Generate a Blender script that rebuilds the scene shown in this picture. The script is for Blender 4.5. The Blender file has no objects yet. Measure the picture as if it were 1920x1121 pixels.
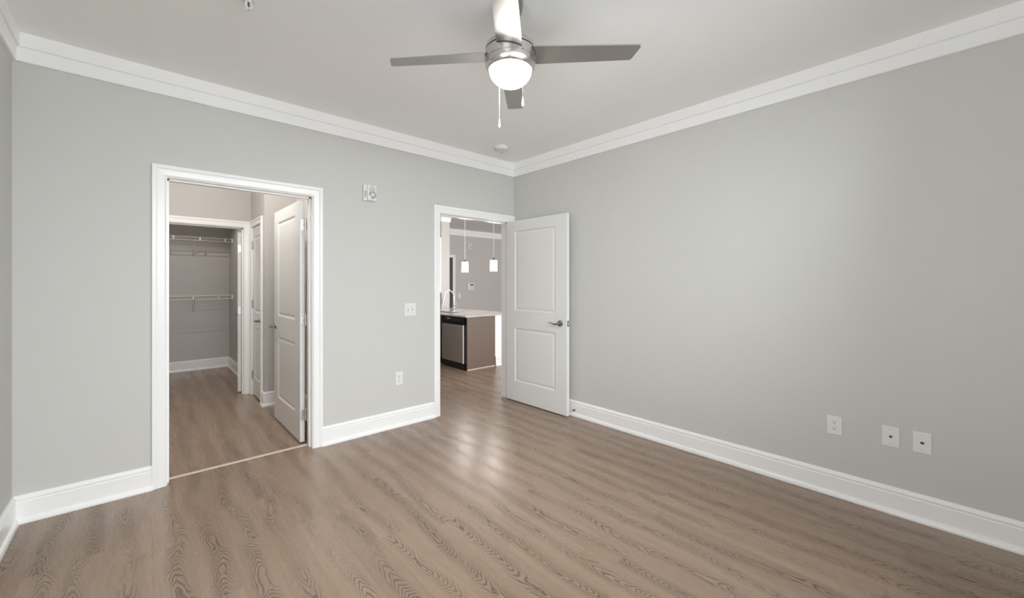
import bpy, bmesh, math, random
from mathutils import Vector, Matrix

random.seed(7)
S = bpy.context.scene
COL = S.collection
PI = math.pi

# ------------------------------------------------------------------ camera
FPX, PY = 766.77, 529.36          # focal length in pixels, row of the horizon (1920 x 1121)
CAM = Vector((-3.2556, -3.5530, 1.3479))
YAW = 0.7374
cd = bpy.data.cameras.new('camera')
cam = bpy.data.objects.new('camera', cd)
COL.objects.link(cam)
cam.location = CAM
cam.rotation_euler = (PI / 2, 0, -YAW)
cd.sensor_fit = 'HORIZONTAL'
cd.sensor_width = 36.0
cd.lens = FPX / 1920 * 36.0
cd.shift_y = -(560.5 - PY) / 1920
cd.clip_start = 0.02
cd.clip_end = 100
S.camera = cam

# ------------------------------------------------------------------ colour, world, daylight
S.view_settings.view_transform = 'Standard'
S.view_settings.look = 'None'
S.view_settings.gamma = 1.0
S.view_settings.use_curve_mapping = False
S.view_settings.exposure = 0.0
S.cycles.use_denoising = True
S.cycles.max_bounces = 10
S.cycles.diffuse_bounces = 8
S.cycles.glossy_bounces = 4
S.cycles.transparent_max_bounces = 8
S.cycles.sample_clamp_indirect = 6.0
S.cycles.caustics_reflective = False
S.cycles.caustics_refractive = False

W = bpy.data.worlds.new('sky')
S.world = W
W.use_nodes = True
W.node_tree.nodes['Background'].inputs[0].default_value = (0.86, 0.93, 1.0, 1)
W.node_tree.nodes['Background'].inputs[1].default_value = 1.0


def area(name, loc, rot, sx, sy, power, color):
    l = bpy.data.lights.new(name, 'AREA')
    l.shape = 'RECTANGLE'
    l.size, l.size_y, l.energy, l.color = sx, sy, power, color
    o = bpy.data.objects.new(name, l)
    COL.objects.link(o)
    o.location, o.rotation_euler = loc, rot
    return o


# daylight outside the bedroom window and the living-room window (both in the front wall), plus two added fill lamps
area('bedroom_window_daylight', (-2.9, -5.6, 3.0), (math.radians(68), 0, 0), 5.0, 2.6, 665, (0.92, 0.965, 1.0))
area('upward_bounce_fill', (-2.4, -4.30, 1.15), (math.radians(124), 0, 0), 2.4, 1.3, 24, (0.95, 0.98, 1.0))  # added lamp aimed upward, brightens the near ceiling
area('side_window_fill', (-4.02, -3.16, 1.42), (math.radians(90), 0, -math.radians(90)), 1.5, 1.85, 49, (0.95, 0.98, 1.0))  # fill lamp outside the added side window, lifts the blank wall
area('living_window_daylight', (3.3, -4.42, 1.45), (math.radians(84), 0, 0), 3.6, 2.1, 540, (0.97, 0.98, 1.0))


def point(name, loc, power, color, radius=0.05):
    l = bpy.data.lights.new(name, 'POINT')
    l.energy, l.color, l.shadow_soft_size = power, color, radius
    o = bpy.data.objects.new(name, l)
    COL.objects.link(o)
    o.location = loc
    return o


# ------------------------------------------------------------------ materials
def nt(name):
    m = bpy.data.materials.new(name)
    m.use_nodes = True
    t = m.node_tree
    return m, t, t.nodes['Principled BSDF']


def N(t, typ, **kw):
    n = t.nodes.new(typ)
    for k, v in kw.items():
        setattr(n, k, v)
    return n


def L(t, a, b):
    t.links.new(a, b)


def M1(t, op, a, b=None, c=None):
    n = N(t, 'ShaderNodeMath', operation=op)
    for i, v in enumerate((a, b, c)):
        if v is None:
            continue
        if isinstance(v, (int, float)):
            n.inputs[i].default_value = v
        else:
            L(t, v, n.inputs[i])
    return n.outputs[0]


def plain(name, col, rough=0.5, metal=0.0, noise=0.02, scale=40, bump=0.0, bscale=300, spec=0.5, aniso=0):
    m, t, p = nt(name)
    p.inputs['Roughness'].default_value = rough
    p.inputs['Metallic'].default_value = metal
    p.inputs['Specular IOR Level'].default_value = spec
    tc = N(t, 'ShaderNodeTexCoord')
    nz = N(t, 'ShaderNodeTexNoise')
    nz.inputs['Scale'].default_value = scale
    nz.inputs['Detail'].default_value = 3
    L(t, tc.outputs['Object'], nz.inputs['Vector'])
    mx = N(t, 'ShaderNodeMix', data_type='RGBA')
    L(t, nz.outputs['Fac'], mx.inputs['Factor'])
    mx.inputs['A'].default_value = (*[c * (1 - noise) for c in col], 1)
    mx.inputs['B'].default_value = (*[min(1, c * (1 + noise)) for c in col], 1)
    L(t, mx.outputs['Result'], p.inputs['Base Color'])
    if bump:
        nb = N(t, 'ShaderNodeTexNoise')
        nb.inputs['Scale'].default_value = bscale
        L(t, tc.outputs['Object'], nb.inputs['Vector'])
        b = N(t, 'ShaderNodeBump')
        b.inputs['Strength'].default_value = bump
        b.inputs['Distance'].default_value = 0.002
        L(t, nb.outputs['Fac'], b.inputs['Height'])
        L(t, b.outputs['Normal'], p.inputs['Normal'])
    return m


def emit(name, col, strength, base=(0.9, 0.9, 0.9)):
    m, t, p = nt(name)
    p.inputs['Base Color'].default_value = (*base, 1)
    p.inputs['Roughness'].default_value = 0.4
    p.inputs['Emission Color'].default_value = (*col, 1)
    p.inputs['Emission Strength'].default_value = strength
    return m


def brushed(name, col, rough=0.3, horizontal=True, sc=(4, 4, 600)):
    m, t, p = nt(name)
    p.inputs['Metallic'].default_value = 1.0
    p.inputs['Base Color'].default_value = (*col, 1)
    tc = N(t, 'ShaderNodeTexCoord')
    mp = N(t, 'ShaderNodeMapping')
    mp.inputs['Scale'].default_value = sc
    nz = N(t, 'ShaderNodeTexNoise')
    nz.inputs['Scale'].default_value = 1.0
    nz.inputs['Detail'].default_value = 4
    L(t, tc.outputs['Object'], mp.inputs['Vector'])
    L(t, mp.outputs['Vector'], nz.inputs['Vector'])
    mr = N(t, 'ShaderNodeMapRange')
    mr.inputs['To Min'].default_value = rough - 0.03
    mr.inputs['To Max'].default_value = rough + 0.05
    L(t, nz.outputs['Fac'], mr.inputs['Value'])
    L(t, mr.outputs['Result'], p.inputs['Roughness'])
    return m


def clear_glass(name, tint=(1, 1, 1), ior=1.45):
    m, t, p = nt(name)
    t.nodes.remove(p)
    out = t.nodes['Material Output']
    tr = N(t, 'ShaderNodeBsdfTransparent')
    tr.inputs['Color'].default_value = (*tint, 1)
    gl = N(t, 'ShaderNodeBsdfGlossy')
    gl.inputs['Roughness'].default_value = 0.02
    fr = N(t, 'ShaderNodeFresnel')
    fr.inputs['IOR'].default_value = ior
    mx = N(t, 'ShaderNodeMixShader')
    L(t, fr.outputs[0], mx.inputs[0])
    L(t, tr.outputs[0], mx.inputs[1])
    L(t, gl.outputs[0], mx.inputs[2])
    L(t, mx.outputs[0], out.inputs['Surface'])
    return m


def floor_material():
    m, t, p = nt('oak_plank_vinyl')
    tc = N(t, 'ShaderNodeTexCoord')
    sx = N(t, 'ShaderNodeSeparateXYZ')
    L(t, tc.outputs['Object'], sx.inputs[0])
    PW, PL = 0.148, 1.22
    xs = M1(t, 'DIVIDE', M1(t, 'ADD', sx.outputs['X'], 10.02), PW)
    row = M1(t, 'FLOOR', xs)
    u = M1(t, 'FRACT', xs)
    wn = N(t, 'ShaderNodeTexWhiteNoise', noise_dimensions='1D')
    L(t, row, wn.inputs['W'])
    ys = M1(t, 'DIVIDE', M1(t, 'ADD', M1(t, 'ADD', sx.outputs['Y'], 20.0), M1(t, 'MULTIPLY', wn.outputs['Value'], 9.7)), PL)
    seg = M1(t, 'FLOOR', ys)
    v = M1(t, 'FRACT', ys)
    cx = N(t, 'ShaderNodeCombineXYZ')
    L(t, row, cx.inputs[0])
    L(t, seg, cx.inputs[1])
    wid = N(t, 'ShaderNodeTexWhiteNoise', noise_dimensions='2D')
    L(t, cx.outputs[0], wid.inputs['Vector'])
    rnd = N(t, 'ShaderNodeSeparateColor')
    L(t, wid.outputs['Color'], rnd.inputs[0])
    r1, r2, r3 = rnd.outputs[0], rnd.outputs[1], rnd.outputs[2]

    def noise(sxx, syy, scale, detail=2, rough=0.5, off=0.0):
        c = N(t, 'ShaderNodeCombineXYZ')
        L(t, M1(t, 'MULTIPLY_ADD', sx.outputs['X'], sxx, M1(t, 'MULTIPLY', r1, 37.0)), c.inputs[0])
        L(t, M1(t, 'MULTIPLY_ADD', sx.outputs['Y'], syy, M1(t, 'MULTIPLY', r2, 53.0)), c.inputs[1])
        c.inputs[2].default_value = off
        n = N(t, 'ShaderNodeTexNoise')
        n.inputs['Scale'].default_value = scale
        n.inputs['Detail'].default_value = detail
        n.inputs['Roughness'].default_value = rough
        L(t, c.outputs[0], n.inputs['Vector'])
        return n.outputs['Fac']

    # cathedral figure: nested V contours that wander along the middle of the plank
    wob = noise(0.6, 1.5, 1.0, 1, off=3.1)
    uc = M1(t, 'ADD', M1(t, 'SUBTRACT', u, 0.5), M1(t, 'MULTIPLY', M1(t, 'SUBTRACT', wob, 0.5), 1.1))
    au = M1(t, 'ABSOLUTE', uc)
    vee = M1(t, 'MULTIPLY', M1(t, 'POWER', au, 1.45), 17.0)
    lump = noise(26.0, 9.0, 1.0, 2, 0.5, off=7.7)
    slow = noise(5.0, 2.6, 1.0, 1, off=1.7)
    sgn = M1(t, 'SUBTRACT', M1(t, 'MULTIPLY', M1(t, 'GREATER_THAN', r1, 0.5), 2.0), 1.0)
    F = M1(t, 'ADD', M1(t, 'MULTIPLY', slow, 13.0), M1(t, 'MULTIPLY', lump, 2.6))
    F = M1(t, 'ADD', F, vee)
    F = M1(t, 'ADD', F, M1(t, 'MULTIPLY', M1(t, 'MULTIPLY', sx.outputs['Y'], sgn), 19.0))
    ring = M1(t, 'FRACT', F)
    tri = M1(t, 'ABSOLUTE', M1(t, 'SUBTRACT', M1(t, 'MULTIPLY', ring, 2.0), 1.0))
    line = M1(t, 'POWER', tri, 2.2)
    # where the figure is strong: a band down the middle, broken along its length
    band = N(t, 'ShaderNodeMapRange', interpolation_type='SMOOTHSTEP')
    L(t, au, band.inputs['Value'])
    band.inputs['From Min'].default_value = 0.08
    band.inputs['From Max'].default_value = 0.36
    band.inputs['To Min'].default_value = 1.0
    band.inputs['To Max'].default_value = 0.0
    brk = N(t, 'ShaderNodeMapRange', interpolation_type='SMOOTHSTEP')
    L(t, noise(1.0, 1.7, 1.0, 2, off=11.3), brk.inputs['Value'])
    brk.inputs['From Min'].default_value = 0.28
    brk.inputs['From Max'].default_value = 0.48
    fig = M1(t, 'MULTIPLY', M1(t, 'MULTIPLY', line, band.outputs[0]), M1(t, 'MULTIPLY_ADD', brk.outputs[0], 0.75, 0.25))
    # straight fine pores and broad tone
    pores = noise(210.0, 5.0, 1.0, 3, 0.7, off=2.2)
    broad = noise(16.0, 0.8, 1.0, 2, 0.5, off=5.5)
    tone = M1(t, 'ADD', M1(t, 'MULTIPLY', M1(t, 'SUBTRACT', r3, 0.5), 0.10), 1.0)
    tone = M1(t, 'ADD', tone, M1(t, 'MULTIPLY', M1(t, 'SUBTRACT', pores, 0.5), 0.13))
    tone = M1(t, 'ADD', tone, M1(t, 'MULTIPLY', M1(t, 'SUBTRACT', broad, 0.5), 0.23))
    tone = M1(t, 'SUBTRACT', tone, M1(t, 'MULTIPLY', fig, 0.64))
    # joints
    du = M1(t, 'MULTIPLY', M1(t, 'MINIMUM', u, M1(t, 'SUBTRACT', 1.0, u)), PW)
    dv = M1(t, 'MULTIPLY', M1(t, 'MINIMUM', v, M1(t, 'SUBTRACT', 1.0, v)), PL)
    d = M1(t, 'MINIMUM', M1(t, 'MULTIPLY', du, 1.4), dv)
    seam = N(t, 'ShaderNodeMapRange')
    L(t, d, seam.inputs['Value'])
    seam.inputs['From Min'].default_value = 0.0004
    seam.inputs['From Max'].default_value = 0.0016
    seam.inputs['To Min'].default_value = 1.0
    seam.inputs['To Max'].default_value = 0.0
    tone = M1(t, 'SUBTRACT', tone, M1(t, 'MULTIPLY', seam.outputs[0], 0.22))
    hue = N(t, 'ShaderNodeMix', data_type='RGBA')
    hue.inputs['A'].default_value = FLOOR_A
    hue.inputs['B'].default_value = FLOOR_B
    L(t, M1(t, 'MULTIPLY_ADD', broad, 0.8, M1(t, 'MULTIPLY', r1, 0.2)), hue.inputs['Factor'])
    vm = N(t, 'ShaderNodeVectorMath', operation='SCALE')
    L(t, hue.outputs['Result'], vm.inputs[0])
    L(t, tone, vm.inputs['Scale'])
    L(t, vm.outputs[0], p.inputs['Base Color'])
    L(t, M1(t, 'MULTIPLY_ADD', pores, 0.10, M1(t, 'MULTIPLY_ADD', fig, 0.08, 0.22)), p.inputs['Roughness'])
    p.inputs['Specular IOR Level'].default_value = 0.42
    b = N(t, 'ShaderNodeBump')
    b.inputs['Strength'].default_value = 0.16
    b.inputs['Distance'].default_value = 0.0015
    h = M1(t, 'SUBTRACT', M1(t, 'MULTIPLY', pores, 0.35), M1(t, 'ADD', M1(t, 'MULTIPLY', fig, 0.5), seam.outputs[0]))
    L(t, h, b.inputs['Height'])
    L(t, b.outputs['Normal'], p.inputs['Normal'])
    return m


def granite():
    m, t, p = nt('speckled_granite')
    tc = N(t, 'ShaderNodeTexCoord')
    vo = N(t, 'ShaderNodeTexVoronoi')
    vo.inputs['Scale'].default_value = 130
    nz = N(t, 'ShaderNodeTexNoise')
    nz.inputs['Scale'].default_value = 60
    nz.inputs['Detail'].default_value = 5
    L(t, tc.outputs['Object'], vo.inputs['Vector'])
    L(t, tc.outputs['Object'], nz.inputs['Vector'])
    sc = N(t, 'ShaderNodeSeparateColor')
    L(t, vo.outputs['Color'], sc.inputs[0])
    r = N(t, 'ShaderNodeValToRGB')
    e = r.color_ramp.elements
    e[0].position, e[0].color = 0.05, (0.10, 0.09, 0.085, 1)
    e[1].position, e[1].color = 0.45, (0.55, 0.52, 0.49, 1)
    x = r.color_ramp.elements.new(0.9)
    x.color = (0.72, 0.70, 0.67, 1)
    L(t, M1(t, 'MULTIPLY_ADD', sc.outputs[0], 0.6, M1(t, 'MULTIPLY', nz.outputs['Fac'], 0.5)), r.inputs[0])
    L(t, r.outputs[0], p.inputs['Base Color'])
    p.inputs['Roughness'].default_value = 0.14
    return m


FLOOR_A = (0.280, 0.188, 0.130, 1)
FLOOR_B = (0.318, 0.236, 0.176, 1)
WALL = plain('grey_wall_paint', (0.585, 0.583, 0.560), 0.55, noise=0.012, scale=6, bump=0.10, bscale=420, spec=0.3)
WALLW = plain('warm_grey_wall_paint', (0.55, 0.53, 0.515), 0.55, noise=0.012, scale=6, bump=0.10, bscale=420, spec=0.3)
CEIL = plain('ceiling_paint', (0.91, 0.91, 0.90), 0.8, noise=0.012, scale=5, bump=0.12, bscale=350, spec=0.2)
TRIM = plain('white_trim_paint', (0.88, 0.88, 0.87), 0.28, noise=0.008, scale=12)
DOORM = plain('white_door_paint', (0.745, 0.745, 0.728), 0.35, noise=0.008, scale=12, bump=0.05, bscale=200)
PLAST = plain('white_plastic', (0.76, 0.76, 0.74), 0.35, noise=0.01)
PLASTG = plain('pale_grey_plastic', (0.55, 0.55, 0.54), 0.4, noise=0.02)
DARK = plain('dark_recess', (0.02, 0.02, 0.02), 0.6, noise=0.05)
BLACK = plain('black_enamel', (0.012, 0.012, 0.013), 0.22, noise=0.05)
CHROME = plain('polished_chrome', (0.80, 0.80, 0.80), 0.09, 1.0, noise=0.01)
NICKEL = brushed('brushed_nickel', (0.62, 0.60, 0.57), 0.25, sc=(6, 6, 900))
SATIN = plain('satin_nickel', (0.33, 0.32, 0.305), 0.18, 1.0, noise=0.03)
HINGE = plain('zinc_hinge_metal', (0.62, 0.62, 0.61), 0.34, 1.0, noise=0.04)
BLADE = plain('silver_blade_paint', (0.42, 0.41, 0.40), 0.42, 0.95, noise=0.03, scale=30)
STEEL = brushed('stainless_steel', (0.66, 0.65, 0.64), 0.40, sc=(700, 700, 5))
BROWN = plain('taupe_laminate', (0.135, 0.088, 0.062), 0.5, noise=0.08, scale=14)
BROWND = plain('dark_cabinet_wood', (0.075, 0.055, 0.045), 0.4, noise=0.1, scale=18)
EDGE = plain('light_wood_edge', (0.62, 0.50, 0.41), 0.4, noise=0.06, scale=30)
WIRE = plain('white_coated_wire', (0.80, 0.78, 0.76), 0.4, noise=0.01)
TILE = plain('grey_glass_tile', (0.16, 0.155, 0.15), 0.25, noise=0.15, scale=25)
GRAN = granite()
FLOORM = floor_material()
GLASS = clear_glass('window_glass')
def frosted(name, amount):
    m, t, p = nt(name)
    t.nodes.remove(p)
    tr = N(t, 'ShaderNodeBsdfTransparent')
    tl = N(t, 'ShaderNodeBsdfTranslucent')
    tl.inputs['Color'].default_value = (0.95, 0.95, 0.94, 1)
    mx = N(t, 'ShaderNodeMixShader')
    mx.inputs[0].default_value = amount
    L(t, tr.outputs[0], mx.inputs[1])
    L(t, tl.outputs[0], mx.inputs[2])
    L(t, mx.outputs[0], t.nodes['Material Output'].inputs['Surface'])
    return m


SHADEG = frosted('faintly_frosted_shade_glass', 0.10)
GLOBE = emit('lit_opal_globe', (1.0, 0.97, 0.93), 48.0)
SHADEE = emit('lit_opal_shade', (1.0, 0.96, 0.92), 105.0)
DOME = emit('lit_opal_dome', (1.0, 0.94, 0.88), 6.0)
CHAINM = plain('pale_bead_chain', (0.62, 0.61, 0.60), 0.4, 0.2, noise=0.05, scale=300)
LENS = plain('clear_strobe_lens', (0.75, 0.76, 0.77), 0.06, 0.6, noise=0.05, scale=90)


# ------------------------------------------------------------------ mesh helpers
def new(name, bm, mat, parent=None, smooth=False, loc=None, rot=None, bevel=0.0, bseg=2):
    me = bpy.data.meshes.new(name)
    bmesh.ops.recalc_face_normals(bm, faces=bm.faces)
    bm.to_mesh(me)
    bm.free()
    me.materials.append(mat)
    o = bpy.data.objects.new(name, me)
    COL.objects.link(o)
    if parent:
        o.parent = parent
    if loc is not None:
        o.location = loc
    if rot is not None:
        o.rotation_euler = rot
    if smooth:
        for f in me.polygons:
            f.use_smooth = True
        try:
            me.set_sharp_from_angle(angle=math.radians(38))
        except Exception:
            pass
    if bevel:
        md = o.modifiers.new('soft_edge', 'BEVEL')
        md.width = bevel
        md.segments = bseg
        md.limit_method = 'ANGLE'
        md.angle_limit = math.radians(50)
    return o


def tag(o, label, cat, group=None, kind=None):
    o['label'] = label
    o['category'] = cat
    if group:
        o['group'] = group
    if kind:
        o['kind'] = kind
    return o


def struct(o, label, cat):
    return tag(o, label, cat, None, 'structure')


def empty(name, loc=(0, 0, 0), rz=0.0):
    o = bpy.data.objects.new(name, None)
    COL.objects.link(o)
    o.location = loc
    o.rotation_euler = (0, 0, rz)
    o.empty_display_size = 0.1
    return o


def copy_tree(o, parent=None):
    c = o.copy()
    COL.objects.link(c)
    c.parent = parent
    for ch in list(o.children):
        copy_tree(ch, c)
    return c


def box(bm, x0, x1, y0, y1, z0, z1):
    v = [bm.verts.new((x, y, z)) for x in (x0, x1) for y in (y0, y1) for z in (z0, z1)]
    for a in ((0, 1, 3, 2), (4, 6, 7, 5), (0, 4, 5, 1), (2, 3, 7, 6), (0, 2, 6, 4), (1, 5, 7, 3)):
        bm.faces.new([v[i] for i in a])
    return bm


def B(*a):
    return box(bmesh.new(), *a)


def lathe(bm, prof, seg=48, c=(0, 0, 0), axis='z', cap=True):
    rings = []
    for r, z in prof:
        ring = []
        for i in range(seg):
            a = 2 * PI * i / seg
            p = (r * math.cos(a), r * math.sin(a), z)
            if axis == 'x':
                p = (p[2], p[0], p[1])
            elif axis == 'y':
                p = (p[1], p[2], p[0])
            ring.append(bm.verts.new((p[0] + c[0], p[1] + c[1], p[2] + c[2])))
        rings.append(ring)
    for a, b in zip(rings, rings[1:]):
        for i in range(seg):
            j = (i + 1) % seg
            bm.faces.new((a[i], a[j], b[j], b[i]))
    if cap:
        bm.faces.new(rings[0])
        bm.faces.new(rings[-1])
    return bm


def tube(bm, pts, radii, seg=10, flat=1.0):
    pts = [Vector(p) for p in pts]
    if isinstance(radii, (int, float)):
        radii = [radii] * len(pts)
    rings = []
    up = None
    for i, p in enumerate(pts):
        d = (pts[min(i + 1, len(pts) - 1)] - pts[max(i - 1, 0)]).normalized()
        if up is None:
            up = Vector((0, 0, 1)) if abs(d.z) < 0.9 else Vector((1, 0, 0))
        s = d.cross(up).normalized()
        up = s.cross(d).normalized()
        rings.append([bm.verts.new(p + (s * math.cos(2 * PI * k / seg) * flat + up * math.sin(2 * PI * k / seg)) * radii[i]) for k in range(seg)])
    for a, b in zip(rings, rings[1:]):
        for i in range(seg):
            j = (i + 1) % seg
            bm.faces.new((a[i], a[j], b[j], b[i]))
    bm.faces.new(rings[0])
    bm.faces.new(rings[-1])
    return bm


def sweep(bm, path, prof):
    """path: list of (point, outward vector, normal vector); prof: closed list of (outward, normal)."""
    rings = [[bm.verts.new(Vector(p) + Vector(a) * w + Vector(n) * d) for w, d in prof] for p, a, n in path]
    k = len(prof)
    for a, b in zip(rings, rings[1:]):
        for i in range(k):
            j = (i + 1) % k
            bm.faces.new((a[i], a[j], b[j], b[i]))
    bm.faces.new(rings[0])
    bm.faces.new(list(reversed(rings[-1])))
    return bm


def wall_grid(axis, plane0, plane1, us, zs, holes):
    """A wall slab with rectangular holes. axis 'y': wall in x-z between y=plane0..plane1; axis 'x': in y-z."""
    bm = bmesh.new()
    us = sorted(set(us + [h[0] for h in holes] + [h[1] for h in holes]))
    zs = sorted(set(zs + [h[2] for h in holes] + [h[3] for h in holes]))
    cache = {}

    def V(u, p, z):
        k = (round(u, 5), round(p, 5), round(z, 5))
        if k not in cache:
            cache[k] = bm.verts.new((u, p, z) if axis == 'y' else (p, u, z))
        return cache[k]

    def solid(i, j):
        if i < 0 or j < 0 or i >= len(us) - 1 or j >= len(zs) - 1:
            return False
        cu, cz = (us[i] + us[i + 1]) / 2, (zs[j] + zs[j + 1]) / 2
        return not any(h[0] < cu < h[1] and h[2] < cz < h[3] for h in holes)

    for i in range(len(us) - 1):
        for j in range(len(zs) - 1):
            if not solid(i, j):
                continue
            a, b, c, d = us[i], us[i + 1], zs[j], zs[j + 1]
            for p in (plane0, plane1):
                bm.faces.new((V(a, p, c), V(b, p, c), V(b, p, d), V(a, p, d)))
            for (di, dj, e) in ((-1, 0, ((a, c), (a, d))), (1, 0, ((b, c), (b, d))), (0, -1, ((a, c), (b, c))), (0, 1, ((a, d), (b, d)))):
                if not solid(i + di, j + dj):
                    (u0, z0), (u1, z1) = e
                    bm.faces.new((V(u0, plane0, z0), V(u1, plane0, z1), V(u1, plane1, z1), V(u0, plane1, z0)))
    return bm


CASING = [(0.0, 0.0), (0.0, 0.011), (0.003, 0.013), (0.006, 0.011), (0.010, 0.0125), (0.030, 0.0145), (0.0425, 0.015),
          (0.0445, 0.013), (0.047, 0.013), (0.049, 0.018), (0.052, 0.020), (0.070, 0.020), (0.073, 0.018), (0.073, 0.0)]


def casing(bm, axis, plane, sgn, u0, u1, zt, zb=0.0):
    """door casing around inner edge u0..u1, top zt, on a wall face at `plane`, facing sgn along the other axis."""
    def P(u, z):
        return (u, plane, z) if axis == 'y' else (plane, u, z)

    def A(u, z):
        return (u, 0, z) if axis == 'y' else (0, u, z)
    n = (0, sgn, 0) if axis == 'y' else (sgn, 0, 0)
    path = [(P(u0, zb), A(-1, 0), n), (P(u0, zt), A(-1, 1), n), (P(u1, zt), A(1, 1), n), (P(u1, zb), A(1, 0), n)]
    return sweep(bm, path, CASING)


def jamb(bm, axis, p0, p1, u0, u1, zt, t=0.02, stop=None):
    """jamb liner just outside clear opening u0..u1 x 0..zt through wall p0..p1; stop=(a,b) puts a door stop between planes a and b."""
    def bx(ua, ub, pa, pb, za, zb):
        if axis == 'y':
            box(bm, ua, ub, pa, pb, za, zb)
        else:
            box(bm, pa, pb, ua, ub, za, zb)
    bx(u0 - t, u0, p0, p1, 0, zt)
    bx(u1, u1 + t, p0, p1, 0, zt)
    bx(u0 - t, u1 + t, p0, p1, zt, zt + t)
    if stop:
        a, b = stop
        s = 0.011
        bx(u0, u0 + s, a, b, 0, zt)
        bx(u1 - s, u1, a, b, 0, zt)
        bx(u0, u1, a, b, zt - s, zt)
    return bm


BASE = [(0, 0), (0.030, 0), (0.030, 0.010), (0.027, 0.021), (0.022, 0.028), (0.016, 0.031), (0.016, 0.118), (0.012, 0.123),
        (0.012, 0.127), (0.0165, 0.131), (0.0165, 0.138), (0.010, 0.150), (0.006, 0.155), (0, 0.155)]
CROWN = [(0, 2.583), (0.014, 2.583), (0.018, 2.587), (0.018, 2.659), (0.021, 2.662), (0.033, 2.662), (0.033, 2.74), (0, 2.74)]


def run(bm, pts, prof):
    """moulding along wall: pts = list of ((x, y), (dx, dy)) with d = unit mitre direction into the room."""
    path = [((x, y, 0), (dx, dy, 0), (0, 0, 1)) for (x, y), (dx, dy) in pts]
    return sweep(bm, path, prof)


# ------------------------------------------------------------------ shell
RX0, RY0, H = -3.785, -4.08, 2.74      # bedroom: x RX0..0, y RY0..0
WT = 0.13
HD = 2.045                             # clear door height
D1a, D1b = -3.124, -2.223              # doorway to the dressing hall
D2a, D2b = -1.012, -0.079              # doorway to the kitchen
CWY = 2.28                             # closet front wall
CWH = 2.004

fl = new('floor', B(-4.1, 6.8, -4.4, 7.2, -0.06, 0.0), FLOORM)
struct(fl, 'brown oak plank floor running through the bedroom and both doorways', 'floor')
ce = new('ceiling', B(-4.1, 6.8, -4.25, 7.2, H, H + 0.1), CEIL)
struct(ce, 'flat pale grey painted ceiling carrying the silver fan', 'ceiling')

w = new('wall_back', wall_grid('y', 0, WT, [RX0 - WT, WT], [0, H],
        [(D1a - 0.02, D1b + 0.02, -1, HD + 0.02), (D2a - 0.02, D2b + 0.02, -1, HD + 0.02)]), WALL)
struct(w, 'pale grey bedroom wall with two open doorways', 'wall')
w = new('wall_right', B(0, WT, RY0 - WT, 0, 0, H), WALL)
struct(w, 'long blank pale grey wall beside the open white door', 'wall')
WIN3 = (2.40, 3.92, 0.50, 2.40)          # unseen side window added to light the blank wall, measured along -y
w = new('wall_left', wall_grid('x', RX0 - WT, RX0, [RY0 - WT, 4.51], [0, H], [(-WIN3[1], -WIN3[0], WIN3[2], WIN3[3])]), WALL)
struct(w, 'sliver of grey wall left of the closet hall doorway', 'wall')
WIN1 = (-3.62, -0.70, 0.45, 2.50)
WIN2 = (1.7, 4.9, 0.45, 2.4)
w = new('wall_front', wall_grid('y', RY0 - WT, RY0, [RX0 - WT, 6.63], [0, H], [WIN1, WIN2]), WALL)
struct(w, 'grey wall behind the viewer holding the windows', 'wall')
w = new('wall_hall_right', box(B(-1.95, -1.82, WT, 1.675, 0, H), -2.13, -1.95, 1.545, 1.675, 0, H), WALLW)
struct(w, 'warm white hall wall behind the open two panel door with lever', 'wall')
D3 = (1.695, 2.190, CWH)
w = new('wall_hall_side', wall_grid('x', -2.26, -2.13, [1.545, CWY], [0, H], [(D3[0] - 0.018, D3[1] + 0.018, -1, D3[2] + 0.018)]), WALLW)
struct(w, 'short hall wall with the narrow closed door', 'wall')
D4 = (-3.17, -2.335)
w = new('wall_closet_front', wall_grid('y', CWY, CWY + 0.12, [RX0, -2.07], [0, H], [(D4[0] - 0.018, D4[1] + 0.018, -1, CWH + 0.018)]), WALLW)
struct(w, 'hall end wall with the walk-in closet opening', 'wall')
w = new('wall_closet_right', B(-2.2, -2.07, CWY + 0.12, 4.51, 0, H), WALLW)
struct(w, 'closet side wall behind the opened closet door', 'wall')
w = new('wall_closet_back', B(RX0, -2.2, 4.38, 4.51, 0, H), WALLW)
struct(w, 'closet back wall carrying two white wire shelves', 'wall')
w = new('ceiling_closet', B(RX0, -2.2, CWY + 0.12, 4.38, 2.56, 2.60), CEIL)
struct(w, 'lowered closet ceiling above the wire shelves', 'ceiling')
# kitchen and living side
w = new('wall_kitchen_left', B(-1.38, -1.25, WT, 5.4, 0, H), WALLW)
struct(w, 'kitchen side wall hidden left of the doorway', 'wall')
FARD = (1.95, 2.782, 1.994)
w = new('wall_far', wall_grid('y', 5.4, 5.53, [-1.38, 6.5], [0, H], [(FARD[0], FARD[1], -1, FARD[2])]), WALLW)
struct(w, 'far warm grey wall behind the pendant lights', 'wall')
w = new('wall_living_right', B(6.5, 6.63, RY0, 5.53, 0, H), WALLW)
struct(w, 'living room end wall out of view past the kitchen', 'wall')
w = new('wall_kitchen_stub', B(1.27, 1.466, 3.56, 5.4, 0, H), WALLW)
struct(w, 'white wall end standing at the far end of the counter', 'wall')
w = new('wall_kitchen_side', B(-1.25, 1.27, 3.72, 3.85, 0, H), WALLW)
struct(w, 'kitchen wall behind the upper cabinet', 'wall')
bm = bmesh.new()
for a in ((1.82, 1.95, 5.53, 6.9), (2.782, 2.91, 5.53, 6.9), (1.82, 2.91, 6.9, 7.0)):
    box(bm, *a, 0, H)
struct(new('wall_pantry', bm, BLACK), 'walls coloured black for the shade behind the far doorway', 'wall')  # black wall colour stands in for the unlit darkness
w = new('wall_knee', B(0.985, 1.24, 1.52, 3.55, 0, 0.8145), TRIM)
struct(w, 'bright white knee wall under the counter end', 'wall')

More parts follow.
